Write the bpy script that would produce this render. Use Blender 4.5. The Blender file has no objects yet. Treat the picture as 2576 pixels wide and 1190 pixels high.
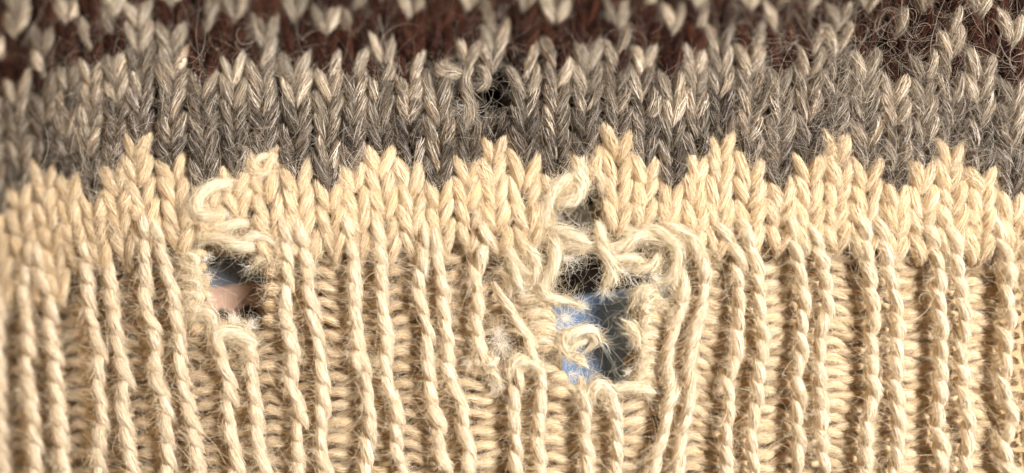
import bpy, math
import numpy as np

# ------------------------------------------------------------------ camera, world, light
# Lengths are laid out in "thread units" (tu); one tu is S metres of cloth.
S = 0.2 / 2576.0
CX, CY = 1288.0, 595.0
H = 2520.0
scene = bpy.context.scene
col = scene.collection
cam_d = bpy.data.cameras.new("camera")
cam = bpy.data.objects.new("camera", cam_d)
col.objects.link(cam)
cam.location = (0, 0, H * S)
cam_d.sensor_width = 36.0
cam_d.lens = 36.0 * H / 2576.0
cam_d.clip_start = 0.01
cam_d.clip_end = 20
cam_d.dof.use_dof = True
cam_d.dof.focus_distance = (H - 4) * S
cam_d.dof.aperture_fstop = cam_d.lens / 1000.0 / (210 * S)
scene.camera = cam

w = bpy.data.worlds.new("World")
scene.world = w
w.use_nodes = True
bg = w.node_tree.nodes["Background"]
bg.inputs[0].default_value = (1.0, 0.87, 0.72, 1)
bg.inputs[1].default_value = 0.10

def area(name, loc, size, power, colour):
    d = bpy.data.lights.new(name, 'AREA')
    d.shape = 'SQUARE'; d.size = size; d.energy = power; d.color = colour
    o = bpy.data.objects.new(name, d)
    o.location = loc
    from mathutils import Vector
    o.rotation_euler = (Vector((0, 0, 0)) - Vector(loc)).to_track_quat('-Z', 'Y').to_euler()
    col.objects.link(o)
    return o
area("window_light", (0.43, 0.19, 0.52), 0.20, 14.8, (1.0, 0.98, 0.95))
area("room_lamp", (-0.55, 0.10, 0.40), 0.22, 1.7, (1.0, 0.74, 0.46))

vs = scene.view_settings
scene.display_settings.display_device = 'sRGB'
vs.view_transform = 'Standard'; vs.look = 'None'; vs.gamma = 1.0
vs.exposure = 0.0
scene.cycles.max_bounces = 8
scene.cycles.diffuse_bounces = 5

rng = np.random.default_rng(11)
U = rng.uniform

# ------------------------------------------------------------------ the cloth's large shape
def sstep(a, b, x):
    t = np.clip((x - a) / (b - a), 0, 1)
    return t * t * (3 - 2 * t)

def Zm(u, v):
    u = np.asarray(u, float); v = np.asarray(v, float)
    z = -215 * (np.clip(620 - u, 0, None) / 620) ** 2
    z = z - 230 * (np.clip(330 - v, 0, None) / 330) ** 1.4 * (1 - 0.95 * sstep(1850, 2500, u)) * (0.35 + 0.65 * sstep(0, 800, u))
    z = z - 48 * np.exp(-((v - 395) / 60) ** 2) * np.exp(-((u - 1180) / 330) ** 2)
    z = z + 14 * np.exp(-((v - 560) / 80) ** 2)
    z = z + 7 * np.sin(u / 170.0 + 1.3) * np.sin(v / 150.0)
    return z

def warp(u, v):
    du = 1.6 * np.sin(v / 31.0 + 2.1 * np.sin(u / 67.0)) + 2 * np.sin(u / 83.0 + v / 57.0)
    dv = 5.0 * np.sin(u / 41.0 + 1.7 * np.sin(v / 71.0)) + 4 * np.sin(u / 19.0 + 1.0)
    return u + du, v + dv

def to_world(P):
    """(u, v-down, relief) -> metres, on the curved cloth."""
    P = np.array(P, float)
    P[:, 0], P[:, 1] = warp(P[:, 0], P[:, 1])
    zm = Zm(P[:, 0], P[:, 1])
    k = (1 - zm / H)
    return np.stack([(P[:, 0] - CX) * k * S, (CY - P[:, 1]) * k * S, (zm + P[:, 2]) * S], 1)

# ------------------------------------------------------------------ materials
def new_mat(name):
    m = bpy.data.materials.new(name); m.use_nodes = True
    nt = m.node_tree; nt.nodes.clear()
    return m, nt, nt.nodes, nt.links

def wool(name, lo, hi, bump=0.5, transl=0.22, sheen=0.15, spec=0.25):
    m, nt, N, L = new_mat(name)
    out = N.new('ShaderNodeOutputMaterial')
    bs = N.new('ShaderNodeBsdfPrincipled')
    at = N.new('ShaderNodeAttribute'); at.attribute_name = 'col'
    uv = N.new('ShaderNodeUVMap')
    mp = N.new('ShaderNodeMapping'); mp.inputs['Scale'].default_value = (0.42, 0.035, 1)
    nz = N.new('ShaderNodeTexNoise'); nz.inputs['Scale'].default_value = 1.0; nz.inputs['Detail'].default_value = 3
    mr = N.new('ShaderNodeMapRange'); mr.inputs[1].default_value = 0.32; mr.inputs[2].default_value = 0.68
    mr.inputs[3].default_value = lo; mr.inputs[4].default_value = hi
    mul = N.new('ShaderNodeVectorMath'); mul.operation = 'SCALE'
    bp = N.new('ShaderNodeBump'); bp.inputs['Strength'].default_value = bump; bp.inputs['Distance'].default_value = 3 * S
    L.new(uv.outputs[0], mp.inputs[0]); L.new(mp.outputs[0], nz.inputs[0]); L.new(nz.outputs[0], mr.inputs[0])
    L.new(at.outputs['Color'], mul.inputs[0]); L.new(mr.outputs[0], mul.inputs['Scale'])
    L.new(mul.outputs[0], bs.inputs['Base Color'])
    L.new(nz.outputs[0], bp.inputs['Height']); L.new(bp.outputs[0], bs.inputs['Normal'])
    bs.inputs['Roughness'].default_value = 0.85
    bs.inputs['Specular IOR Level'].default_value = spec
    bs.inputs['Sheen Weight'].default_value = sheen; bs.inputs['Sheen Roughness'].default_value = 0.5
    bs.inputs['Sheen Tint'].default_value = (1, .96, .90, 1)
    tr = N.new('ShaderNodeBsdfTranslucent'); L.new(mul.outputs[0], tr.inputs[0])
    mx = N.new('ShaderNodeMixShader'); mx.inputs[0].default_value = transl
    L.new(bs.outputs[0], mx.inputs[1]); L.new(tr.outputs[0], mx.inputs[2]); L.new(mx.outputs[0], out.inputs[0])
    return m

def hair_mat(name, c, transl=0.35):
    m, nt, N, L = new_mat(name)
    out = N.new('ShaderNodeOutputMaterial')
    bs = N.new('ShaderNodeBsdfPrincipled')
    hi = N.new('ShaderNodeHairInfo')
    mr = N.new('ShaderNodeMix'); mr.data_type = 'RGBA'
    L.new(hi.outputs['Random'], mr.inputs['Factor'])
    mr.inputs['A'].default_value = (*c[0], 1); mr.inputs['B'].default_value = (*c[1], 1)
    L.new(mr.outputs['Result'], bs.inputs['Base Color'])
    bs.inputs['Roughness'].default_value = 0.6; bs.inputs['Specular IOR Level'].default_value = 0.2
    tr = N.new('ShaderNodeBsdfTranslucent'); L.new(mr.outputs['Result'], tr.inputs[0])
    mx = N.new('ShaderNodeMixShader'); mx.inputs[0].default_value = transl
    L.new(bs.outputs[0], mx.inputs[1]); L.new(tr.outputs[0], mx.inputs[2]); L.new(mx.outputs[0], out.inputs[0])
    return m

def plain(name, c1, c2, scale, rough=0.6, bump=0.0):
    m, nt, N, L = new_mat(name)
    out = N.new('ShaderNodeOutputMaterial'); bs = N.new('ShaderNodeBsdfPrincipled')
    tc = N.new('ShaderNodeTexCoord'); nz = N.new('ShaderNodeTexNoise')
    nz.inputs['Scale'].default_value = scale; nz.inputs['Detail'].default_value = 6
    mr = N.new('ShaderNodeMapRange'); mr.inputs[1].default_value = 0.3; mr.inputs[2].default_value = 0.7
    mx = N.new('ShaderNodeMix'); mx.data_type = 'RGBA'
    mx.inputs['A'].default_value = (*c1, 1); mx.inputs['B'].default_value = (*c2, 1)
    L.new(tc.outputs['Object'], nz.inputs[0]); L.new(nz.outputs[0], mr.inputs[0]); L.new(mr.outputs[0], mx.inputs['Factor'])
    L.new(mx.outputs['Result'], bs.inputs['Base Color']); L.new(bs.outputs[0], out.inputs[0])
    bs.inputs['Roughness'].default_value = rough
    if bump:
        bp = N.new('ShaderNodeBump'); bp.inputs['Strength'].default_value = bump; bp.inputs['Distance'].default_value = 0.0005
        L.new(nz.outputs[0], bp.inputs['Height']); L.new(bp.outputs[0], bs.inputs['Normal'])
    return m

M = {
    'cream': wool('cream_wool', 0.80, 1.12, 0.5, 0.14, 0.35, 0.14),
    'grey': wool('grey_marl_wool', 0.35, 1.6, 0.6, 0.10, 0.0, 0.2),
    'brown': wool('brown_wool', 0.55, 1.4, 0.6, 0.05, 0.0, 0.12),
}
PAL = {
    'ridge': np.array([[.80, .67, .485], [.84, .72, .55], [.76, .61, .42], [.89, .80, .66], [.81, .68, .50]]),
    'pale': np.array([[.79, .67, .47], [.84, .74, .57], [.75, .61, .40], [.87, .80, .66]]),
    'cream': np.array([[.76, .585, .37], [.80, .635, .425], [.70, .515, .30], [.87, .75, .58], [.78, .62, .415], [.84, .70, .51]]),
    'light': np.array([[.44, .36, .27], [.56, .48, .37], [.29, .22, .155], [.40, .29, .175], [.12, .09, .07], [.52, .45, .36]]),
    'grey': np.array([[.33, .265, .20], [.13, .10, .075], [.48, .40, .31], [.038, .029, .023], [.22, .17, .12], [.62, .54, .43], [.29, .19, .11]]),
    'dark': np.array([[.14, .11, .088], [.058, .045, .037], [.29, .24, .195], [.025, .020, .016], [.44, .38, .32], [.17, .115, .072]]),
    'brown': np.array([[.032, .0095, .005], [.015, .005, .003], [.058, .018, .009], [.008, .0035, .0025], [.042, .013, .007]]),
}
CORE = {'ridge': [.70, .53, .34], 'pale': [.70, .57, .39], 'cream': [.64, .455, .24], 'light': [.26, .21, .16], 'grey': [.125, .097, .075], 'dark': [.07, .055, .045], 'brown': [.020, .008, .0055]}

# ------------------------------------------------------------------ yarn builder
class Builder:
    def __init__(s):
        s.V = []; s.F = []; s.C = []; s.UV = []; s.n = 0
    def add(s, V, F, C, UV):
        s.V.append(V); s.F.append(F + s.n); s.C.append(C); s.UV.append(UV); s.n += len(V)
    def build(s, name, mat, parent):
        V = to_world(np.concatenate(s.V)); F = np.concatenate(s.F).astype(np.int32)
        C = np.concatenate(s.C); UV = np.concatenate(s.UV)
        c = V.mean(0); V = V - c
        me = bpy.data.meshes.new(name)
        me.vertices.add(len(V)); me.vertices.foreach_set('co', V.astype(np.float32).ravel())
        me.loops.add(F.size); me.loops.foreach_set('vertex_index', F.ravel())
        me.polygons.add(len(F)); me.polygons.foreach_set('loop_start', np.arange(0, F.size, 4, dtype=np.int32))
        me.update(calc_edges=True)
        me.polygons.foreach_set('use_smooth', np.ones(len(F), bool))
        a = me.attributes.new('col', 'FLOAT_COLOR', 'POINT')
        a.data.foreach_set('color', np.concatenate([C, np.ones((len(C), 1))], 1).astype(np.float32).ravel())
        l = me.uv_layers.new(name='UVMap')
        l.data.foreach_set('uv', UV[F.ravel()].astype(np.float32).ravel())
        me.materials.append(mat)
        o = bpy.data.objects.new(name, me)
        o.location = c; o.parent = parent
        col.objects.link(o)
        return o

def crom(P, n):
    P = np.asarray(P, float)
    if len(P) == 2:
        P = np.array([P[0], (P[0] + P[1]) / 2, P[1]])
    Q = np.concatenate([[2 * P[0] - P[1]], P, [2 * P[-1] - P[-2]]])
    m = len(P) - 1
    t = np.linspace(0, m - 1e-6, n); i = t.astype(int); f = (t - i)[:, None]
    a, b, c, d = Q[i], Q[i + 1], Q[i + 2], Q[i + 3]
    return 0.5 * (2 * b + (c - a) * f + (2 * a - 5 * b + 4 * c - d) * f ** 2 + (3 * b - a - 3 * c + d) * f ** 3)

tone = [1.0]
HAIR = {'cream': [], 'grey': [], 'brown': []}     # flyaway seeds: point, tangent, outward

def yarn(B, ctrl, R, kind, n=11, nf=56, prof='lens', twist=0.018, nu=10, fray=0.0, mix=None, loft=1.0, seeds=2, arc=115):
    p = crom(ctrl, n)
    T = np.gradient(p, axis=0); T /= np.linalg.norm(T, axis=1)[:, None] + 1e-9
    up = np.array([0, 0, 1.0])
    Nn = up - (T @ up)[:, None] * T
    Nn /= np.linalg.norm(Nn, axis=1)[:, None] + 1e-6
    Bn = np.cross(T, Nn)
    seg = np.concatenate([[0], np.cumsum(np.linalg.norm(np.diff(p, axis=0), axis=1))])
    Ln = seg[-1]; t = seg / Ln
    if prof == 'lens':
        r = R * (0.42 + 0.58 * np.sin(np.pi * np.clip(t, 0.02, 0.98)) ** 0.7)
    elif prof == 'end':          # tapers away at the far end only
        r = R * np.clip(0.75 + 0.35 * np.sin(np.pi * t), 0, 1) * np.clip((1.06 - t) / 0.30, 0.10, 1)
    else:
        r = R * np.clip(np.minimum(t, 1 - t) / 0.07, 0.45, 1)
    r = r * (1 + 0.07 * U(-1, 1, n))
    ph = U(0, 6.28)
    a = np.linspace(0, 2 * np.pi, nu, endpoint=False)
    A = a[None, :] + 0 * seg[:, None]
    rr = r[:, None] * 0.90 * (1 + 0.05 * np.cos(2 * (A - twist * 1.0 * seg[:, None]) + ph) + 0.04 * rng.standard_normal((n, nu)))
    V = p[:, None] + rr[..., None] * (np.cos(A)[..., None] * Nn[:, None] + np.sin(A)[..., None] * Bn[:, None])
    V = V.reshape(-1, 3)
    i, j = np.meshgrid(np.arange(n - 1), np.arange(nu), indexing='ij')
    j2 = (j + 1) % nu
    F = np.stack([i * nu + j, i * nu + j2, (i + 1) * nu + j2, (i + 1) * nu + j], -1).reshape(-1, 4)
    k = kind if mix is None else mix
    cj = np.array(CORE[k]) * tone[0] * (1 + 0.08 * U(-1, 1))
    Cc = np.tile(cj, (len(V), 1))
    ua = np.abs(((A - twist * seg[:, None]) % (2 * np.pi)) - np.pi) * R
    uvc = np.stack([ua + U(0, 900), seg[:, None] + 0 * A + U(0, 3000)], -1).reshape(-1, 2)
    uvc[:, 0] += 0; B.add(V, F, Cc, uvc)
    # surface fibres: narrow ribbons that follow the twist
    K = 5
    fl = U(0.28, 0.6, nf)
    t0 = U(-0.04, 1.02 - fl * 0.8, nf)
    tt = t0[:, None] + fl[:, None] * np.linspace(0, 1, K)[None, :]
    tc = np.clip(tt, 0, 1.0 + fray)
    a0 = np.radians(U(-arc, arc, nf))
    aa = a0[:, None] + twist * Ln * (tt - 0.5) + np.radians(U(-30, 30, nf))[:, None] * np.linspace(-1, 1, K)
    def ip(X):
        return np.stack([np.interp(np.minimum(tc, 1), t, X[:, q]) for q in range(3)], -1)
    pp, nn, bb, TT = ip(p), ip(Nn), ip(Bn), ip(T)
    pp = pp + TT * (np.maximum(tt - 1, 0) * Ln)[..., None] + TT * (np.minimum(tt, 0) * Ln)[..., None]
    rad = np.interp(np.minimum(tc, 1), t, r)
    lift = np.abs(rng.standard_normal(nf)) * 0.05 * min(loft, 1.3)
    e = np.linspace(-1, 1, K) ** 2
    fly = (U(0, 1, nf) < 0.40) * U(0, 0.6, nf) * loft
    side = np.where(U(0, 1, nf) < .5, np.linspace(0, 1, K)[None, :] ** 2 if False else 1, 1)
    gr = np.linspace(0, 1, K)[None, :] ** 2
    flip = (U(0, 1, nf) < 0.5)[:, None]
    gr = np.where(flip, gr, gr[:, ::-1])
    rad = rad * (1.0 + lift[:, None] * 1.0 - 0.05 * e[None, :] + fly[:, None] * gr) + 0.3
    d = np.cos(aa)[..., None] * nn + np.sin(aa)[..., None] * bb
    q = pp + rad[..., None] * d
    wd = -np.sin(aa)[..., None] * nn + np.cos(aa)[..., None] * bb
    hw = U(0.38, 0.85, nf)[:, None] * np.array([0.45, 0.9, 1.0, 0.9, 0.35])[None, :]
    Vf = np.stack([q - wd * hw[..., None], q + wd * hw[..., None]], 2).reshape(-1, 3)
    f, s = np.meshgrid(np.arange(nf), np.arange(K - 1), indexing='ij')
    b0 = f * K * 2 + s * 2
    Ff = np.stack([b0, b0 + 1, b0 + 3, b0 + 2], -1).reshape(-1, 4)
    pal = PAL[k]
    Cf = pal[rng.integers(0, len(pal), nf)] * (1 + 0.12 * U(-1, 1, nf))[:, None]
    Cf = np.repeat(np.clip(Cf * tone[0], 0, .9), K * 2, axis=0)
    uvf = np.repeat(U(0, 3000, (nf, 2)), K * 2, axis=0)
    B.add(Vf, Ff, Cf, uvf)
    hk = 'cream' if kind == 'cream' else ('brown' if kind == 'brown' else 'grey')
    for _ in range(seeds):
        m = rng.integers(1, n - 1); an = math.radians(U(-90, 90))
        dd = math.cos(an) * Nn[m] + math.sin(an) * Bn[m]
        HAIR[hk].append((p[m] + dd * r[m] * 0.9, T[m], dd))

# ------------------------------------------------------------------ sweater
def empty(name, parent=None):
    o = bpy.data.objects.new(name, None); o.empty_display_size = 0.01
    o.parent = parent; col.objects.link(o)
    return o
sweater = empty('knitted_sweater')
sweater['label'] = 'hand-knitted wool sweater hem, cream ribbing under grey and brown zigzags, torn by holes'
sweater['category'] = 'sweater'

HOLES = {
    'a': [(496, 650), (530, 636), (581, 645), (613, 662), (648, 700), (650, 761), (640, 812), (588, 806), (508, 818), (500, 786), (498, 750), (496, 696)],
    'b': [(1384, 705), (1405, 636), (1500, 645), (1530, 660), (1600, 672), (1690, 690), (1702, 725), (1680, 750), (1592, 735), (1588, 850), (1580, 960),
          (1560, 968), (1480, 985), (1425, 985), (1420, 910), (1402, 850), (1394, 790), (1384, 750)],
    'c': [(1084, 226), (1262, 208), (1262, 288), (1180, 296), (1086, 304)],
    'd': [(1395, 530), (1440, 510), (1458, 435), (1492, 430), (1492, 600), (1440, 600), (1400, 575)],
    'e': [(1232, 905), (1285, 880), (1302, 920), (1288, 985), (1255, 992), (1238, 950)],
}
HOLES = {k: np.array(v, float) for k, v in HOLES.items()}
def inside(poly, x, y):
    x = np.asarray(x, float); y = np.asarray(y, float); c = np.zeros(x.shape, bool)
    n = len(poly)
    for i in range(n):
        x1, y1 = poly[i]; x2, y2 = poly[(i + 1) % n]
        hit = ((y1 > y) != (y2 > y)) & (x < (x2 - x1) * (y - y1) / (y2 - y1 + 1e-12) + x1)
        c ^= hit
    return c
def in_hole(x, y, keys='abcde'):
    return any(bool(inside(HOLES[k], x, y)) for k in keys)

# ---- stockinette: columns of V stitches
PK = [(-420, 560), (-150, 470), (115, 395), (352, 330), (665, 372), (958, 360), (1242, 335), (1552, 322), (1810, 330), (2103, 332), (2388, 345), (2660, 400)]
VL = [(-290, 600), (-20, 540), (230, 500), (515, 470), (826, 470), (1105, 468), (1400, 450), (1690, 470), (1960, 465), (2250, 480), (2540, 495)]
nodes = []
for k, (x, y) in enumerate(PK): nodes.append((4 * (k - 2), x, y + 96))
for k, (x, y) in enumerate(VL): nodes.append((4 * (k - 2) + 2, x, y - 35))
nodes.sort()
NC, NX, NB = map(np.array, zip(*nodes))
RP = 56.0
slope_u = [0, 400, 900, 1300, 1700, 2000, 2576]; slope_s = [.10, .13, .09, .04, -.05, .0, .0]

def colour_of(c, j):
    off = c % 4
    if off == 3: off = 1
    if j <= {0: 1, 1: 0, 2: -1}[off]: return 'cream'
    if off == 2: br = j in (5, 6, 8, 9)
    elif off == 1: br = j in (6, 7, 9)
    else: br = j in (8, 10)
    if br: return 'brown' if (U() < (.90 if j < 9 else .55)) else 'light'
    if j >= 7: return 'brown' if U() < (.5 if j > 8 else .1) else 'light'
    top = {0: 8, 1: 6, 2: 5}[off]; lowj = {0: 2, 1: 1, 2: 0}[off]
    f = (j - lowj + U(-.7, .7)) / (top - lowj)
    return 'light' if f > 0.58 else ('grey' if f > 0.2 else 'dark')

band = {'cream': empty('cream_zigzag_band', sweater), 'grey': empty('grey_band', sweater), 'brown': empty('brown_zigzag_band', sweater)}

def leg(B, x, y, hp, sgn, kind, lean, mix=None, rp=RP, R=None):
    R = R or {'cream': 17.5}.get(kind, 15.5)
    R *= U(0.80, 1.12)
    jx, jy = U(-5, 5), U(-8, 8)
    L = rp * U(0.80, 0.92)
    top, bot = sgn * hp * U(.66, .80), sgn * hp * U(.16, .28)
    c = [(top * 0.95, -L, -22), (top, -0.55 * L, 0), ((top + bot) / 2 + sgn * 2, 0, 9), (bot, 0.62 * L, 2), (bot * .6, 1.0 * L, -16)]
    tone[0] = rng.choice([U(.50, .8), U(.8, 1.2), U(1.2, 1.5)]) if kind != 'cream' else U(.93, 1.05)
    c = [(x + a + jx + lean * b, y + b + jy, z + U(-2, 2)) for a, b, z in c]
    yarn(B, c, R, kind, n=10, nf=92, twist=-0.010 * sgn, mix=mix, seeds=6)
    tone[0] = 1.0

for c in range(-5, 40):
    for j in range(-4, 13):
        x0 = np.interp(c, NC, NX); b0 = np.interp(c, NC, NB)
        hp = (np.interp(c + .5, NC, NX) - np.interp(c - .5, NC, NX)) / 2
        y = b0 - RP * j
        s = np.interp(x0, slope_u, slope_s)
        x = x0 + s * max(0, y - 430) + U(-2, 2)
        if j == -4 and not (x < 160 or x > 2500): continue
        if y < -100 or x < -70 or x > 2626: continue
        if in_hole(x, y, 'abe') or in_hole(x, y + 25, 'ab'): continue
        if abs(x - 1200) < 88 and abs(y - 258) < 56: continue
        if abs(x - 1172) < 98 and 150 < y <= 208: y -= 22
        elif abs(x - 1172) < 98 and 308 <= y < 338: y += 12
        if (1420 < x < 1490 and 452 < y < 640) or (1380 < x < 1421 and 520 < y < 620): continue
        k = colour_of(c, j)
        kind = k if k in ('cream', 'brown') else 'grey'
        if kind == 'cream' and 520 < x < 660 and y > 560: continue
        if 1385 < x < 1700 and y > 575: continue
        B = Builder()
        for sg in (-1, 1):
            k2 = k
            if kind == 'grey' and j >= 5 and U() < .14: k2 = 'brown'
            if kind == 'brown' and U() < .10: k2 = 'grey'
            leg(B, x, y, hp, sg, kind, s if y > 430 else 0, mix=k2)
        nm = {'cream': 'cream_stitch', 'grey': 'grey_stitch', 'brown': 'brown_stitch'}[kind]
        B.build(nm, M[kind], band[kind])

# ---- ribbing
def K(x0, pts): return np.array([(x0 + .503 * a, 591.6 + .503 * b) for a, b in pts])
k5 = lambda *p: K(0, p); k6 = lambda *p: K(641, p); k7 = lambda *p: K(1282.5, p); k8 = lambda *p: K(1892, p)
P = {
    '0B': k5((5, 300), (0, 480), (15, 700), (18, 1000), (20, 1210)),
    '1A': k5((165, 60), (150, 170), (130, 300), (145, 420), (165, 560), (155, 700), (175, 850), (185, 1000), (190, 1210)),
    '1B': k5((200, 60), (220, 160), (260, 300), (265, 420), (290, 600), (285, 750), (305, 900), (320, 1050), (338, 1210)),
    '2A': k5((430, 60), (440, 120), (455, 260), (480, 420), (510, 570), (500, 720), (520, 880), (510, 1060), (515, 1210)),
    '2B': k5((560, 100), (560, 210), (585, 360), (590, 480), (610, 620), (640, 720), (620, 860), (650, 1000), (685, 1210)),
    '3A': k5((730, -40), (740, 30), (740, 200), (745, 340), (780, 470), (790, 600), (790, 700), (825, 800), (850, 900), (850, 1030), (850, 1210)),
    '3B': k5((790, -60), (800, 30), (850, 180), (885, 300), (895, 420), (910, 550), (910, 680), (950, 800), (985, 950), (990, 1080), (1003, 1210)),
    '4A': k5((1105, 520), (1110, 560), (1130, 640), (1155, 760), (1160, 900), (1170, 1000), (1190, 1110), (1185, 1210)),
    '4B': k5((1262, 520), (1270, 560), (1270, 700), (1280, 850), (1290, 960), (1310, 1080), (1348, 1210)),
    '5A': k6((160, -60), (165, 20), (165, 150), (170, 300), (165, 400), (190, 500), (200, 620), (190, 740), (230, 860), (220, 1000), (238, 1210)),
    '5B': k6((235, -60), (245, 20), (265, 130), (270, 260), (300, 400), (320, 520), (335, 640), (345, 780), (340, 900), (345, 1030), (365, 1210)),
    '6A': k6((460, -60), (470, 20), (500, 130), (510, 250), (510, 380), (520, 480), (510, 615)),
    '6C': k6((545, 630), (560, 740), (580, 850), (590, 960), (560, 1080), (548, 1210)),
    '6B': k6((610, -60), (625, 20), (645, 150), (645, 280), (645, 400), (665, 520), (660, 640), (680, 760), (720, 860), (710, 1000), (715, 1100), (745, 1210)),
    '7A': k6((860, -10), (850, 50), (830, 170), (825, 300), (840, 400), (870, 500), (870, 600), (885, 700), (890, 820), (915, 940), (920, 1050), (970, 1210)),
    '7B': k6((915, -20), (915, 40), (915, 150), (940, 260), (950, 360), (960, 470), (970, 560), (970, 660), (1000, 760), (1040, 870), (1040, 970), (1070, 1080), (1072, 1210)),
    '8A': k6((1150, -30), (1155, 30), (1120, 150), (1100, 210), (1115, 300), (1110, 420), (1125, 520), (1130, 640)),
    '8B': k6((1225, 260), (1240, 310), (1290, 400), (1340, 470), (1380, 545)),
    '8C': k7((50, 670), (20, 800), (15, 920), (40, 1020), (30, 1210)),
    '8D': k7((150, 690), (150, 850), (150, 950), (140, 1020), (150, 1130), (160, 1210)),
    '9A': k7((370, 810), (375, 850), (370, 960), (390, 1080), (380, 1210)),
    '9B': k7((520, 800), (530, 900), (530, 1000), (530, 1210)),
    '10A': k7((855, 200), (860, 330), (820, 430), (790, 540), (785, 660), (800, 780), (770, 870), (760, 960), (730, 1070), (715, 1210)),
    '10B': k7((890, 20), (920, 80), (965, 200), (960, 310), (930, 430), (910, 560), (890, 660), (890, 780), (880, 880), (850, 1000), (840, 1090), (838, 1210)),
    '11A': k7((1050, -50), (1080, 20), (1130, 100), (1140, 250), (1140, 380), (1140, 500), (1120, 620), (1070, 740), (1090, 830), (1080, 950), (1075, 1080), (1080, 1210)),
    '11B': k7((1160, -50), (1180, 30), (1220, 130), (1250, 260), (1245, 380), (1260, 500), (1250, 620), (1230, 740), (1220, 850), (1200, 950), (1210, 1080), (1210, 1210)),
    '12A': k8((190, -50), (200, 20), (230, 150), (240, 280), (255, 380), (230, 480), (235, 580), (215, 680), (235, 800), (215, 920), (230, 1030), (210, 1210)),
    '12B': k8((300, -30), (320, 30), (340, 130), (360, 260), (370, 380), (330, 480), (325, 600), (335, 720), (340, 850), (335, 980), (340, 1100), (347, 1210)),
    '13A': k8((540, -60), (550, 20), (570, 120), (580, 260), (590, 370), (590, 480), (600, 600), (590, 700), (600, 800), (570, 900), (555, 1000), (550, 1100), (543, 1210)),
    '13B': k8((620, -60), (640, 20), (660, 130), (690, 280), (710, 400), (710, 520), (715, 640), (700, 740), (715, 850), (720, 960), (710, 1080), (700, 1210)),
    '14A': k8((870, -30), (890, 50), (920, 180), (920, 300), (940, 400), (930, 520), (930, 640), (930, 740), (920, 840), (900, 930), (940, 1040), (925, 1210)),
    '14B': k8((990, -30), (1000, 40), (1010, 170), (1040, 300), (1060, 420), (1030, 560), (1030, 680), (1040, 800), (1070, 920), (1060, 1040), (1045, 1210)),
    '15A': k8((1215, -50), (1230, 50), (1270, 180), (1260, 300), (1270, 400), (1240, 500), (1250, 620), (1240, 740), (1270, 850), (1280, 930), (1240, 1040), (1250, 1130), (1295, 1210)),
    '15B': k8((1350, -60), (1360, 200), (1370, 500), (1365, 800), (1370, 1210)),
    'E0': np.array([(508, 640), (514, 750), (512, 850)]),
    'E3': np.array([(668, 640), (672, 740), (662, 850)]),
    'E1': np.array([(1352, 690), (1375, 790), (1396, 880), (1428, 990)]),
    'E2': np.array([(1622, 700), (1618, 800), (1612, 900), (1604, 990)]),
    'L': np.array([(-70, 640), (-70, 1210)]),
}
def at(path, v):
    p = P[path]; x = np.interp(v, p[:, 1], p[:, 0])
    h = 14.0
    dx = (np.interp(v + h, p[:, 1], p[:, 0]) - np.interp(v - h, p[:, 1], p[:, 0])) / (2 * h)
    return x, dx

def cord_leg(B, path, v, pitch, slant, R=13.8, raise_=22):
    x, dx = at(path, v)
    R = R * U(.82, 1.18)
    L = pitch * U(.80, .98); a = slant * U(4, 7.5); jx = U(-2.5, 2.5)
    c = [(-a * 1.0, -L, -4), (-a * .9, -.55 * L, 9), (0, 0, raise_ + 4), (a * .9, .55 * L, 12), (a * 1.0, L, -4)]
    c = [(x + q + jx + dx * b, v + b, z + U(-2, 2)) for q, b, z in c]
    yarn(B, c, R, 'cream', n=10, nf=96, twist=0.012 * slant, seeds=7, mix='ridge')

PAIRS = [('1A', '1B', 1), ('2A', '2B', 1), ('3A', '3B', 1), ('4A', '4B', 1), ('5A', '5B', 1), ('6A', '6B', 1), ('7A', '7B', 1), ('8A', '8B', 1),
         ('8C', '8D', 1), ('9A', '9B', 1), ('10A', '10B', -1), ('11A', '11B', 1), ('12A', '12B', 1), ('13A', '13B', 1), ('14A', '14B', 1), ('15A', '15B', 1), (None, '0B', 1)]
PITCH = 56.0
def span(path): return P[path][0, 1], P[path][-1, 1]
for a, b, sl in PAIRS:
    par = empty('rib_column', sweater)
    paths = [q for q in (a, b, '6C' if a == '6A' else None) if q]
    v0 = min(span(q)[0] for q in paths); v1 = max(span(q)[1] for q in paths)
    v = v0 + 12
    while v < v1 + 6:
        B = Builder(); any_ = False
        for q in paths:
            lo, hi = span(q)
            if lo - 4 <= v + 2 and v < hi + 8:
                cord_leg(B, q, v + U(-4, 4) + (12 if q == b else 0), PITCH, sl); any_ = True
        if a and b:                                   # the rung between the two legs
            for dv in (0, PITCH / 2):
                aa = a if not (a == '6A' and v + dv > span('6A')[1]) else '6C'
                xa, _ = at(aa, v + dv); xb, _ = at(b, v + dv)
                lo = max(span(aa)[0], span(b)[0])
                if v + dv < lo or in_hole((xa + xb) / 2, v + dv): continue
                if a == '8A' and U() < 0.3: continue
                yarn(B, [(xa - 4, v + dv + U(-3, 3), -36), ((xa + xb) / 2, v + dv + U(-5, 3), -24), (xb + 4, v + dv + U(-3, 3), -36)], U(9, 12), 'cream', n=7, nf=34, seeds=2)
                any_ = True
        if any_: B.build('rib_stitch', M['cream'], par)
        v += PITCH * U(.94, 1.06)

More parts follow.
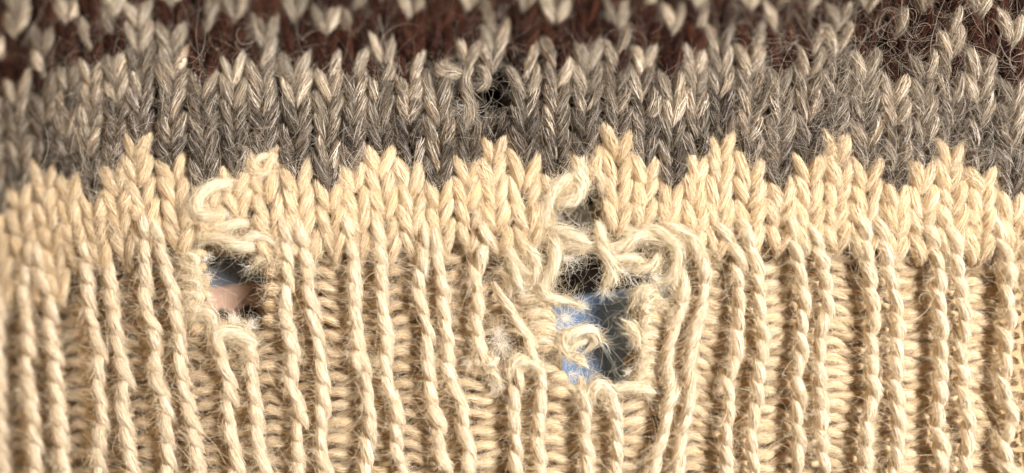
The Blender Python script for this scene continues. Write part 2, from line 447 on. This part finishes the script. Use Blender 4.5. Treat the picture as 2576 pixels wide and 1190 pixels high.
WIDE = [('L', '0B', 690, 1215), ('0B', '1A', 690, 1215), ('1B', '2A', 650, 1215), ('2B', '3A', 640, 1215), ('3B', 'E0', 610, 850), ('3B', '4A', 862, 1215), ('E3', '5A', 605, 835),
        ('4B', '5A', 845, 1215), ('5B', '6A', 610, 905), ('5B', '6C', 912, 1215), ('6B', '7A', 610, 1215), ('7B', '8A', 615, 920), ('7B', '8C', 935, 1215), ('8B', 'E1', 690, 880),
        ('8D', 'E1', 935, 985), ('8D', '9A', 1000, 1215), ('E2', '10A', 790, 975), ('9B', '10A', 985, 1215), ('10B', '11A', 610, 1215), ('11B', '12A', 590, 1215),
        ('12B', '13A', 590, 1215), ('13B', '14A', 590, 1215), ('14B', '15A', 590, 1215)]
PP = 39.0
for a, b, v0, v1 in WIDE:
    par = empty('purl_column', sweater)
    v = v0 + U(0, 10)
    while v < v1:
        B = Builder(); n_ = 0
        for side in (0, 1):
            vv = v + (PP / 2 if side else 0) + U(-4, 4)
            xa, _ = at(a, vv); xb, _ = at(b, vv); wd = xb - xa
            if wd < 20: continue
            R = U(12, 14.5); e = U(.64, .80)
            sag = U(2, 9)
            if side == 0:
                c = [(xa - 2, vv + 5, -40), (xa + .22 * wd, vv - 4, -32), (xa + .45 * wd, vv - 1, -29), (xa + e * wd, vv + sag, -40)]
            else:
                c = [(xb + 2, vv + 5, -42), (xb - .20 * wd, vv - 4, -33), (xb - .43 * wd, vv - 1, -31), (xb - e * wd, vv + sag, -42)]
            if b.startswith('E') and side == 1:
                c = [(xb - 3, vv + 6, -24), (xb - 2, vv - 5, -12), (xb - .35 * wd, vv - 2, -8), (xb - .75 * wd, vv + sag, -26)]
                R *= 1.2
            if a.startswith('E') and side == 0:
                c = [(xa + 3, vv + 6, -24), (xa + 2, vv - 5, -12), (xa + .35 * wd, vv - 2, -8), (xa + .75 * wd, vv + sag, -26)]
                R *= 1.2
            if in_hole(c[1][0], c[1][1], 'e'): continue
            yarn(B, c, R, 'cream', n=9, nf=74, twist=0.010, seeds=3); n_ += 1
        if n_: B.build('purl_stitch', M['cream'], par)
        v += PP * U(.93, 1.07)

# ---- torn and loose strands round the holes
def strand(ctrl, R, kind='cream', prof='even', nf=210, label=None, n=20, fray=0.12, mix=None, loft=1.6):
    B = Builder(); R *= 0.84; loft *= 1.5
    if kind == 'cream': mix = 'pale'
    c = [(x, y, z) for x, y, z in ctrl]
    L = sum(math.dist(c[i], c[i + 1]) for i in range(len(c) - 1))
    yarn(B, c, R, kind, n=max(9, int(L / 9)), nf=int(nf * L / 100), prof=prof, twist=0.02, nu=11, fray=fray, mix=mix, loft=loft, seeds=max(6, int(L / 7)), arc=150)
    o = B.build('loose_strand', M[kind], sweater)
    if label: o['label'] = label
    return o
# left hole
strand([(600, 452, -8), (581, 459, 14), (534, 473, 22), (503, 498, 24), (504, 527, 22), (538, 545, 16), (570, 545, 4)], 17, label='thick pale curl of yarn above the left hole')
strand([(500, 560, -20), (512, 592, 6), (545, 592, 12), (575, 604, 14), (606, 616, 12), (650, 628, 2), (690, 640, -16)], 15)
strand([(590, 610, -14), (617, 604, 8), (660, 600, 14), (700, 622, 0), (722, 640, -18)], 15)
strand([(640, 664, 2), (660, 655, 8), (690, 656, 4), (722, 652, -14)], 13)
strand([(640, 575, -12), (600, 560, 6), (565, 575, 8), (530, 570, 6), (505, 590, -8)], 14)
for i in range(5):
    yy = 650 + i * 33
    strand([(466, yy - 4, -18), (478, yy - 14, 2), (494 + (4, 7, 11, 10, 2)[i], yy, 6), (484, yy + 16, 0), (458, yy + 18, -18)], 15, nf=260)
strand([(470, 798, -12), (505, 788, 10), (532, 800, 12), (536, 826, 4), (520, 846, -14)], 15)
strand([(556, 870, 0), (541, 858, 10), (560, 838, 16), (592, 829, 18), (620, 838, 18), (636, 858, 18), (641, 880, 14)], 17, label='loop of yarn curving under the left hole')
strand([(548, 852, -10), (575, 836, -2), (610, 842, -6), (630, 872, -16)], 12)
strand([(700, 430, -4), (690, 405, 8), (664, 394, 12), (642, 410, 12), (644, 436, 10), (668, 446, 8), (690, 436, 2)], 12)
# right hole, upper rim
strand([(1462, 378, 0), (1452, 430, 14), (1460, 475, 20), (1444, 502, 20), (1412, 516, 12), (1390, 528, -6)], 17, label='loose loop of yarn left of the dark slit')
strand([(1450, 432, 4), (1420, 455, 16), (1392, 488, 16), (1368, 540, 8), (1358, 590, -6)], 17)
strand([(1506, 385, 0), (1490, 420, 4), (1506, 455, 6), (1512, 490, 0)], 14)
strand([(1375, 590, -4), (1398, 586, 14), (1430, 590, 18), (1458, 602, 18), (1474, 618, 10), (1500, 624, 2)], 15, nf=260, loft=3.0)
strand([(1372, 560, -10), (1388, 600, 12), (1400, 640, 16), (1392, 672, 12), (1378, 700, 8), (1364, 726, 4), (1378, 752, 8), (1424, 748, 10), (1458, 764, 4)], 17, prof='end', label='frayed yarn end sticking into the dark gap')
strand([(1385, 628, -2), (1420, 620, 10), (1455, 620, 12), (1490, 626, 6)], 13, nf=260, loft=2.4)
strand([(1505, 560, 0), (1510, 585, 14), (1512, 620, 18), (1530, 655, 20), (1536, 690, 18), (1522, 728, 10)], 19, nf=260, label='thick torn strand hanging into the right hole', prof='even', loft=2.4)
strand([(1512, 628, 4), (1560, 612, 14), (1600, 596, 16), (1640, 600, 12), (1675, 620, 4)], 15)
strand([(1530, 655, 4), (1565, 640, 12), (1600, 650, 14), (1622, 664, 8)], 14, prof='end', nf=260, loft=2.4)
strand([(1655, 640, 6), (1640, 664, 10), (1610, 676, 10), (1580, 674, 4)], 13, prof='end', nf=300, loft=3.2)
strand([(1610, 580, 0), (1655, 585, 16), (1692, 615, 20), (1698, 655, 18), (1684, 690, 12), (1655, 702, 4)], 15, label='looped yarn on the upper right rim of the big hole')
strand([(1660, 545, 0), (1700, 575, 12), (1732, 600, 16), (1762, 640, 14), (1768, 680, 8)], 14)
strand([(1560, 560, -6), (1590, 585, 8), (1622, 596, 8), (1650, 588, -2)], 14)
strand([(1262, 612, -8), (1280, 634, 10), (1292, 676, 16), (1308, 724, 8)], 16, prof='even', nf=260)
strand([(1310, 600, -8), (1330, 620, 10), (1350, 660, 10), (1345, 700, 0), (1330, 720, -14)], 15)
strand([(1240, 690, -20), (1262, 688, -4), (1280, 712, -2), (1284, 750, -12)], 13)
strand([(1320, 640, -16), (1300, 655, -2), (1330, 680, 2), (1360, 690, -8)], 14)
for i in range(6):
    yy = 690 + i * 34
    strand([(1296 + i * 8, yy, -24), (1328 + i * 7, yy - 8, -6), (1358 + i * 7, yy + 4, -8), (1366 + i * 7, yy + 14, -18), (1342 + i * 7, yy + 20, -26)], 14, nf=260, loft=2)
# right hole, inside and lower rim
strand([(1440, 902, -10), (1418, 880, 2), (1418, 846, 8), (1442, 826, 12), (1478, 832, 12), (1496, 858, 10), (1478, 880, 4)], 14, nf=260, loft=2.0, label='pale curled yarn end in the middle of the blue gap')
strand([(1425, 885, -8), (1450, 860, 4), (1476, 860, 4)], 13)
strand([(1432, 892, -10), (1455, 905, -2), (1478, 928, -4)], 12, prof='end')
strand([(1494, 1010, 0), (1488, 985, 12), (1510, 966, 16), (1534, 976, 16), (1547, 1005, 12)], 17, nf=260, loft=2.4)
strand([(1466, 1015, 6), (1474, 990, 12), (1490, 978, 12), (1510, 984, 2)], 15, nf=260, loft=2.4)
strand([(1420, 975, -14), (1450, 984, -2), (1480, 1000, -2), (1500, 1020, -12)], 14)
strand([(1540, 975, -4), (1580, 966, 4), (1625, 985, 2), (1650, 996, -12)], 14)
strand([(1284, 960, 4), (1284, 930, 14), (1300, 903, 20), (1326, 896, 20), (1348, 912, 20), (1360, 946, 16)], 15, label='arched yarn loop below the thin worn patch')
strand([(1225, 905, 6), (1240, 915, 12), (1258, 905, 8)], 12, prof='end', nf=260, loft=3)
strand([(1232, 930, -6), (1246, 945, 6), (1252, 975, 0)], 14, nf=300, loft=3.4)
strand([(1205, 880, 10), (1204, 900, 10), (1188, 918, 6)], 14, prof='end')
for i in range(7):
    yy = 742 + i * 35
    strand([(1645, yy + 4, -24), (1640, yy - 10, -6), (1621 - 2 * i, yy + 2, -2), (1633, yy + 18, -10), (1645, yy + 20, -24)], 14, nf=260, loft=2.2)
strand([(1600, 772, -20), (1598, 745, -8), (1615, 728, -6), (1640, 730, -6), (1658, 754, -14)], 13, nf=260, loft=3)
strand([(1630, 794, -20), (1648, 764, -10), (1668, 758, -8), (1690, 780, -14)], 13, nf=260, loft=3)
strand([(1680, 800, -6), (1702, 780, 10), (1712, 750, 12), (1700, 720, 6), (1706, 690, -2)], 15, nf=260, loft=2.4)
strand([(1604, 870, -8), (1600, 845, 4), (1585, 820, 6), (1566, 806, 2)], 12, prof='end', nf=260, loft=3.2)
# small hole in the grey band
strand([(1190, 172, -4), (1176, 200, 14), (1176, 235, 20), (1186, 268, 18), (1172, 300, 8), (1164, 330, -4)], 12, 'grey', prof='end', nf=300, mix='light', loft=2.4, label='frayed pale yarn end hanging over the small grey hole')
strand([(1110, 140, -10), (1118, 168, 4), (1145, 186, 8), (1170, 200, 2)], 14, 'grey', mix='light')
strand([(1212, 160, -6), (1224, 186, 6), (1226, 212, 4), (1206, 226, -4)], 12, 'grey', mix='light')
strand([(1160, 270, -6), (1135, 282, 2), (1128, 310, 0), (1136, 345, -8)], 6, 'grey', mix='grey', prof='end')

strand([(1106, 150, -8), (1112, 178, 8), (1134, 192, 12), (1160, 196, 6)], 15, 'grey', mix='light', nf=260, loft=2.2)
# ---- inner face of the cloth, behind the stitches
gx = np.arange(-120, 2700, 16.0); gy = np.arange(-140, 1340, 16.0)
X, Y = np.meshgrid(gx, gy, indexing='ij')
zb = -78 + 5 * np.sin(X / 9.0) * np.sin(Y / 7.0) + rng.normal(0, 3, X.shape)
Vb = np.stack([X, Y, zb], -1).reshape(-1, 3)
ny = len(gy)
i, j = np.meshgrid(np.arange(len(gx) - 1), np.arange(ny - 1), indexing='ij')
Fb = np.stack([i * ny + j, (i + 1) * ny + j, (i + 1) * ny + j + 1, i * ny + j + 1], -1).reshape(-1, 4)
cxy = Vb[Fb].mean(1)
keep = np.ones(len(Fb), bool)
for q in HOLES.values(): keep &= ~inside(q, cxy[:, 0], cxy[:, 1])
Fb = Fb[keep]
cb = np.array([CORE['cream']] * len(Vb)) * .8
bb0 = np.interp(Vb[:, 0], NX, NB)
gm = Vb[:, 1] < bb0 - 20; cb[gm] = CORE['dark']
bm = Vb[:, 1] < bb0 - 56 * 5.5; cb[bm] = CORE['brown']
Bk = Builder(); Bk.add(Vb, Fb, cb, Vb[:, :2] * 1.0)
Bk.build('inner_face', M['cream'], sweater)

# ---- flyaway fibres
def hairs(name, lines, mat, radius):
    hc = bpy.data.hair_curves.new(name)
    sizes = [len(l) for l in lines]
    hc.add_curves(sizes)
    Pn = to_world(np.concatenate(lines)).astype(np.float32)
    hc.attributes['position'].data.foreach_set('vector', Pn.ravel()) if 'position' in hc.attributes else None
    ra = hc.attributes.get('radius') or hc.attributes.new('radius', 'FLOAT', 'POINT')
    rv = np.concatenate([radius[i] * np.linspace(1, .45, s) for i, s in enumerate(sizes)]).astype(np.float32) * S
    ra.data.foreach_set('value', rv)
    hc.materials.append(mat)
    o = bpy.data.objects.new(name, hc); o.parent = sweater; o['kind'] = 'stuff'
    col.objects.link(o)
    return o

def curl(p, d, L, n=8, wob=0.5, bias=None):
    d = np.array(d, float); d /= np.linalg.norm(d) + 1e-9
    pts = [np.array(p, float)]
    ax = rng.normal(0, 1, 3); ax[:2] *= .4; ax /= np.linalg.norm(ax)
    k = rng.normal(0, wob)
    for _ in range(n - 1):
        d = d + np.cross(ax, d) * k + rng.normal(0, .08, 3)
        if bias is not None: d = d + bias
        d /= np.linalg.norm(d)
        pts.append(pts[-1] + d * L / (n - 1))
    return np.array(pts)

HM = {'pale': hair_mat('pale_fibre', [(.86, .78, .64), (.94, .91, .85)]),
      'cream': hair_mat('cream_fibre', [(.78, .62, .40), (.90, .82, .66)]),
      'grey': hair_mat('grey_fibre', [(.12, .09, .07), (.55, .46, .36)], .2),
      'brown': hair_mat('brown_fibre', [(.10, .045, .03), (.26, .15, .10)], .2)}
lines = {'pale': [], 'cream': [], 'grey': [], 'brown': []}
rads = {'pale': [], 'cream': [], 'grey': [], 'brown': []}
def nrm(a): return a / (np.linalg.norm(a, axis=-1, keepdims=True) + 1e-9)
FUZZ = {'cream': 17, 'grey': 15, 'brown': 10}
for k, sd in HAIR.items():
    p = np.array([q[0] for q in sd]); T = np.array([q[1] for q in sd]); d = np.array([q[2] for q in sd])
    idx = np.repeat(np.arange(len(p)), FUZZ[k]); m = len(idx)
    p, T, d = p[idx] + rng.normal(0, 5, (m, 3)) * [1, 1, .4], T[idx], d[idx]
    dd = nrm(T * (U(.2, 1.3, m) * np.where(U(0, 1, m) < .5, 1, -1))[:, None] + d * U(.1, .7, m)[:, None] + rng.normal(0, .28, (m, 3)))
    Lh = np.where(U(0, 1, m) < .90, U(12, 42, m), U(42, 120, m))
    ax = nrm(rng.normal(0, 1, (m, 3)) * [.5, .5, 1]); kk = rng.normal(0, .34, m)
    nseg = 6; pts = [p]
    for _ in range(nseg - 1):
        dd = nrm(dd + np.cross(ax, dd) * kk[:, None] + rng.normal(0, .07, (m, 3)))
        pts.append(pts[-1] + dd * (Lh / (nseg - 1))[:, None])
    arr = np.stack(pts, 1); arr[..., 2] = np.clip(arr[..., 2], -60, 50)
    lines[k].extend(list(arr)); rads[k].extend(U(.15, .33, m) * (1 if k == 'cream' else .85))
def tuft(k, base, d, spread, L, n, r=(.18, .42), wob=.22):
    for _ in range(int(n * 1.2)):
        dd = np.array(d, float) + rng.normal(0, spread, 3) * np.array([1, 1, .5])
        l = curl(np.array(base, float) + rng.normal(0, 5, 3), dd, L * U(.5, 1.15), 9, wob)
        l[:, 2] = np.clip(l[:, 2], -60, 55)
        lines[k].append(l); rads[k].append(U(*r))
tuft('pale', (1478, 985, 8), (.30, -1, .15), .2, 72, 34)
tuft('pale', (1520, 975, 8), (.7, -.8, .15), .25, 50, 12)
tuft('pale', (1496, 862, 8), (1, .30, .05), .16, 80, 14)
tuft('pale', (1606, 880, 4), (-.35, -1, .15), .25, 50, 12)
tuft('pale', (1470, 596, 14), (-.6, -.5, .2), .5, 60, 30, wob=.35)
tuft('pale', (1400, 590, 14), (1, -.3, .1), .3, 80, 26, wob=.30)
tuft('pale', (1420, 650, 12), (1, .05, .1), .35, 75, 60, wob=.3)
tuft('pale', (1522, 728, 6), (-.3, 1, 0), .5, 36, 80)
tuft('pale', (1560, 672, 8), (1, .05, .05), .25, 100, 70)
tuft('pale', (1640, 690, 8), (.8, .5, .05), .35, 70, 60)
tuft('pale', (1310, 724, 6), (.2, 1, .1), .4, 34, 60)
tuft('pale', (1456, 764, 2), (1, .1, 0), .5, 30, 60)
tuft('pale', (1415, 795, -6), (1, -.1, .1), .45, 42, 70)
tuft('pale', (1405, 830, -6), (1, .1, .1), .45, 40, 50)
tuft('pale', (1434, 945, -6), (1, .2, .1), .5, 36, 36)
tuft('pale', (1250, 965, 2), (-.2, .4, .3), .9, 34, 130)
tuft('pale', (1262, 880, 2), (.3, .1, .2), .9, 50, 110)
tuft('pale', (1250, 850, 2), (.6, -.2, .2), .8, 55, 90)
tuft('pale', (1186, 918, 6), (-1, .1, .1), .35, 26, 40)
tuft('pale', (1700, 700, 4), (-.2, -1, .2), .3, 46, 50)
tuft('pale', (1618, 742, -6), (.2, -.6, .2), .9, 38, 80)
tuft('pale', (1655, 765, -6), (.3, -.4, .2), .9, 38, 60)
tuft('pale', (1680, 770, -2), (.8, -.3, .2), .6, 42, 80)
tuft('pale', (1590, 830, -4), (-.7, 0, .2), .5, 22, 50)
tuft('pale', (1585, 930, -4), (-.7, 0, .2), .5, 20, 45)
tuft('pale', (520, 700, 4), (1, 0, .1), .5, 20, 45)
tuft('pale', (524, 760, 4), (1, 0, .1), .5, 18, 35)
tuft('pale', (590, 806, 10), (.1, -1, .1), .5, 26, 90)
tuft('pale', (625, 815, 10), (.8, -.5, .1), .5, 34, 80)
tuft('pale', (630, 664, 4), (-1, .25, .05), .35, 30, 25)
tuft('pale', (520, 642, 4), (.8, .5, .1), .5, 26, 60)
tuft('pale', (570, 470, 16), (1, -.1, .1), .5, 38, 70)
tuft('pale', (570, 545, 8), (.7, -.6, .1), .5, 34, 50)
tuft('pale', (1180, 250, 14), (-.25, 1, 0), .22, 80, 50, wob=.25)
tuft('grey', (1180, 320, 4), (-.2, .6, .1), .7, 45, 30, wob=.4)
tuft('grey', (1230, 300, 0), (.2, -.6, .1), .7, 45, 25, wob=.4)
tuft('grey', (1465, 590, -10), (0, -1, 0), .6, 60, 60, wob=.4)
# stray long hairs
for _ in range(110):
    x, y = U(0, 2576), U(0, 1190)
    k = 'cream' if y > 430 else ('grey' if U() < .8 else 'brown')
    lines[k].append(curl((x, y, 22), (U(-1, 1), U(-1, 1), .1), U(90, 260), 14, .16)); rads[k].append(U(.3, .6))
for _ in range(800):                                     # the hairy right end of the grey and brown bands
    x, y = U(1850, 2576), U(0, 420)
    lines['grey'].append(curl((x, y, U(10, 28)), (U(-1, 1), U(-1, 1), .1), U(60, 190), 11, .3)); rads['grey'].append(U(.25, .55))
for _ in range(200):
    x, y = U(60, 900), U(100, 420)
    lines['grey'].append(curl((x, y, U(10, 28)), (U(-1, 1), U(-1, 1), .1), U(60, 170), 11, .3)); rads['grey'].append(U(.25, .55))
for l in lines.values():
    for q in l: q[:, 2] = np.clip(q[:, 2], -70, 60)
for k in lines:
    hairs({'pale': 'frayed_wisps', 'cream': 'cream_fuzz', 'grey': 'grey_fuzz', 'brown': 'brown_fuzz'}[k], lines[k], HM[k], rads[k])
print('hairs', {k: len(v) for k, v in lines.items()})

# ------------------------------------------------------------------ what lies underneath
def poly(name, pts, z, mat, parent=None, thick=0.0):
    pts = np.array(pts, float)
    k = 1 - z / H
    V = [((x - CX) * k * S, (CY - y) * k * S, z * S) for x, y in pts]
    c = np.mean(V, axis=0); n = len(V)
    V = [tuple(np.array(v) - c) for v in V]
    F = [list(range(n))[::-1]]
    if thick:
        V += [(x, y, zz - thick) for x, y, zz in V]
        F += [list(range(n, 2 * n))] + [[q, (q + 1) % n, n + (q + 1) % n, n + q] for q in range(n)]
    me = bpy.data.meshes.new(name); me.from_pydata(V, [], F); me.update()
    import bmesh
    bm = bmesh.new(); bm.from_mesh(me); bmesh.ops.recalc_face_normals(bm, faces=bm.faces)
    if not thick:
        for f in bm.faces:
            if f.normal.z < 0: f.normal_flip()
    bm.to_mesh(me); bm.free()
    me.materials.append(mat)
    o = bpy.data.objects.new(name, me); o.location = c; o.parent = parent
    col.objects.link(o)
    return o
ZP = -132.0
tb = poly('tabletop', [(-3000, -3000), (5600, -3000), (5600, 4200), (-3000, 4200)], -470, plain('dark_wood', (.035, .02, .013), (.07, .04, .025), 60, .5), thick=0.01)
tb['kind'] = 'structure'
page = empty('printed_page')
page['label'] = 'printed paper page with blue, pink and dark pictures, seen through the holes'
page['category'] = 'magazine page'
poly('paper_sheet', [(470, 540), (2100, 500), (2100, 1350), (470, 1350)], ZP, plain('paper', (.55, .53, .5), (.62, .6, .56), 90, .5), page, 340 * S)
dz = 1.5
poly('picture_panel', [(480, 560), (980, 550), (980, 690), (640, 711), (480, 729)], ZP + dz, plain('slate_print', (.14, .165, .20), (.22, .25, .29), 260, .35), page)
poly('picture_panel', [(480, 729), (640, 711), (980, 690), (1340, 690), (1340, 1340), (480, 1340)], ZP + dz, plain('pink_print', (.52, .33, .24), (.60, .40, .30), 200, .45), page)
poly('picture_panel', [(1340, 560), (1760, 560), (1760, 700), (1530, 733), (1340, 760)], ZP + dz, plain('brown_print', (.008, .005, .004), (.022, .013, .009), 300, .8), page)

def blue_print():
    m, nt, N, L = new_mat('blue_print')
    out = N.new('ShaderNodeOutputMaterial'); bs = N.new('ShaderNodeBsdfPrincipled')
    tc = N.new('ShaderNodeTexCoord'); nz = N.new('ShaderNodeTexNoise'); nz.inputs['Scale'].default_value = 130; nz.inputs['Detail'].default_value = 5
    sp = N.new('ShaderNodeSeparateXYZ'); L.new(tc.outputs['Object'], sp.inputs[0])
    ma = N.new('ShaderNodeMath'); ma.operation = 'MULTIPLY_ADD'; ma.inputs[1].default_value = 1 / (150 * S)
    L.new(sp.outputs[0], ma.inputs[0])
    off = N.new('ShaderNodeMath'); off.operation = 'MULTIPLY_ADD'; off.inputs[1].default_value = 0.9; off.inputs[2].default_value = 0.10
    L.new(nz.outputs[0], off.inputs[0]); L.new(off.outputs[0], ma.inputs[2]); L.new(tc.outputs['Object'], nz.inputs[0])
    cr = N.new('ShaderNodeValToRGB')
    cr.color_ramp.elements[0].position = .15; cr.color_ramp.elements[0].color = (.13, .20, .32, 1)
    cr.color_ramp.elements[1].position = .85; cr.color_ramp.elements[1].color = (.46, .54, .68, 1)
    e = cr.color_ramp.elements.new(.5); e.color = (.30, .40, .56, 1)
    L.new(ma.outputs[0], cr.inputs[0]); L.new(cr.outputs[0], bs.inputs['Base Color']); L.new(bs.outputs[0], out.inputs[0])
    bs.inputs['Roughness'].default_value = .35
    return m
poly('picture_panel', [(1340, 760), (1530, 733), (1760, 700), (1760, 1340), (1340, 1340)], ZP + dz, blue_print(), page)
dark = plain('black_print', (.02, .014, .012), (.035, .022, .018), 200, .4)
for cx_, cy_ in ((557, 802), (626, 792)):
    o_ = [(cx_ + 25 * math.cos(a), cy_ + 25 * math.sin(a)) for a in np.linspace(0, 2 * math.pi, 32, endpoint=False)]
    poly('printed_ring', o_, ZP + 2 * dz, dark, page)
    o_ = [(cx_ + 3 + 11 * math.cos(a), cy_ + 9 + 11 * math.sin(a)) for a in np.linspace(0, 2 * math.pi, 24, endpoint=False)]
    poly('ring_centre', o_, ZP + 3 * dz, plain('pink_spot', (.42, .27, .2), (.46, .3, .22), 200, .45), page)
poly('printed_line', [(646, 719), (648, 721), (587, 788), (585, 786)], ZP + 2 * dz, dark, page)
print('objects', len(bpy.data.objects), 'tris', sum(2 * len(m.polygons) for m in bpy.data.meshes))
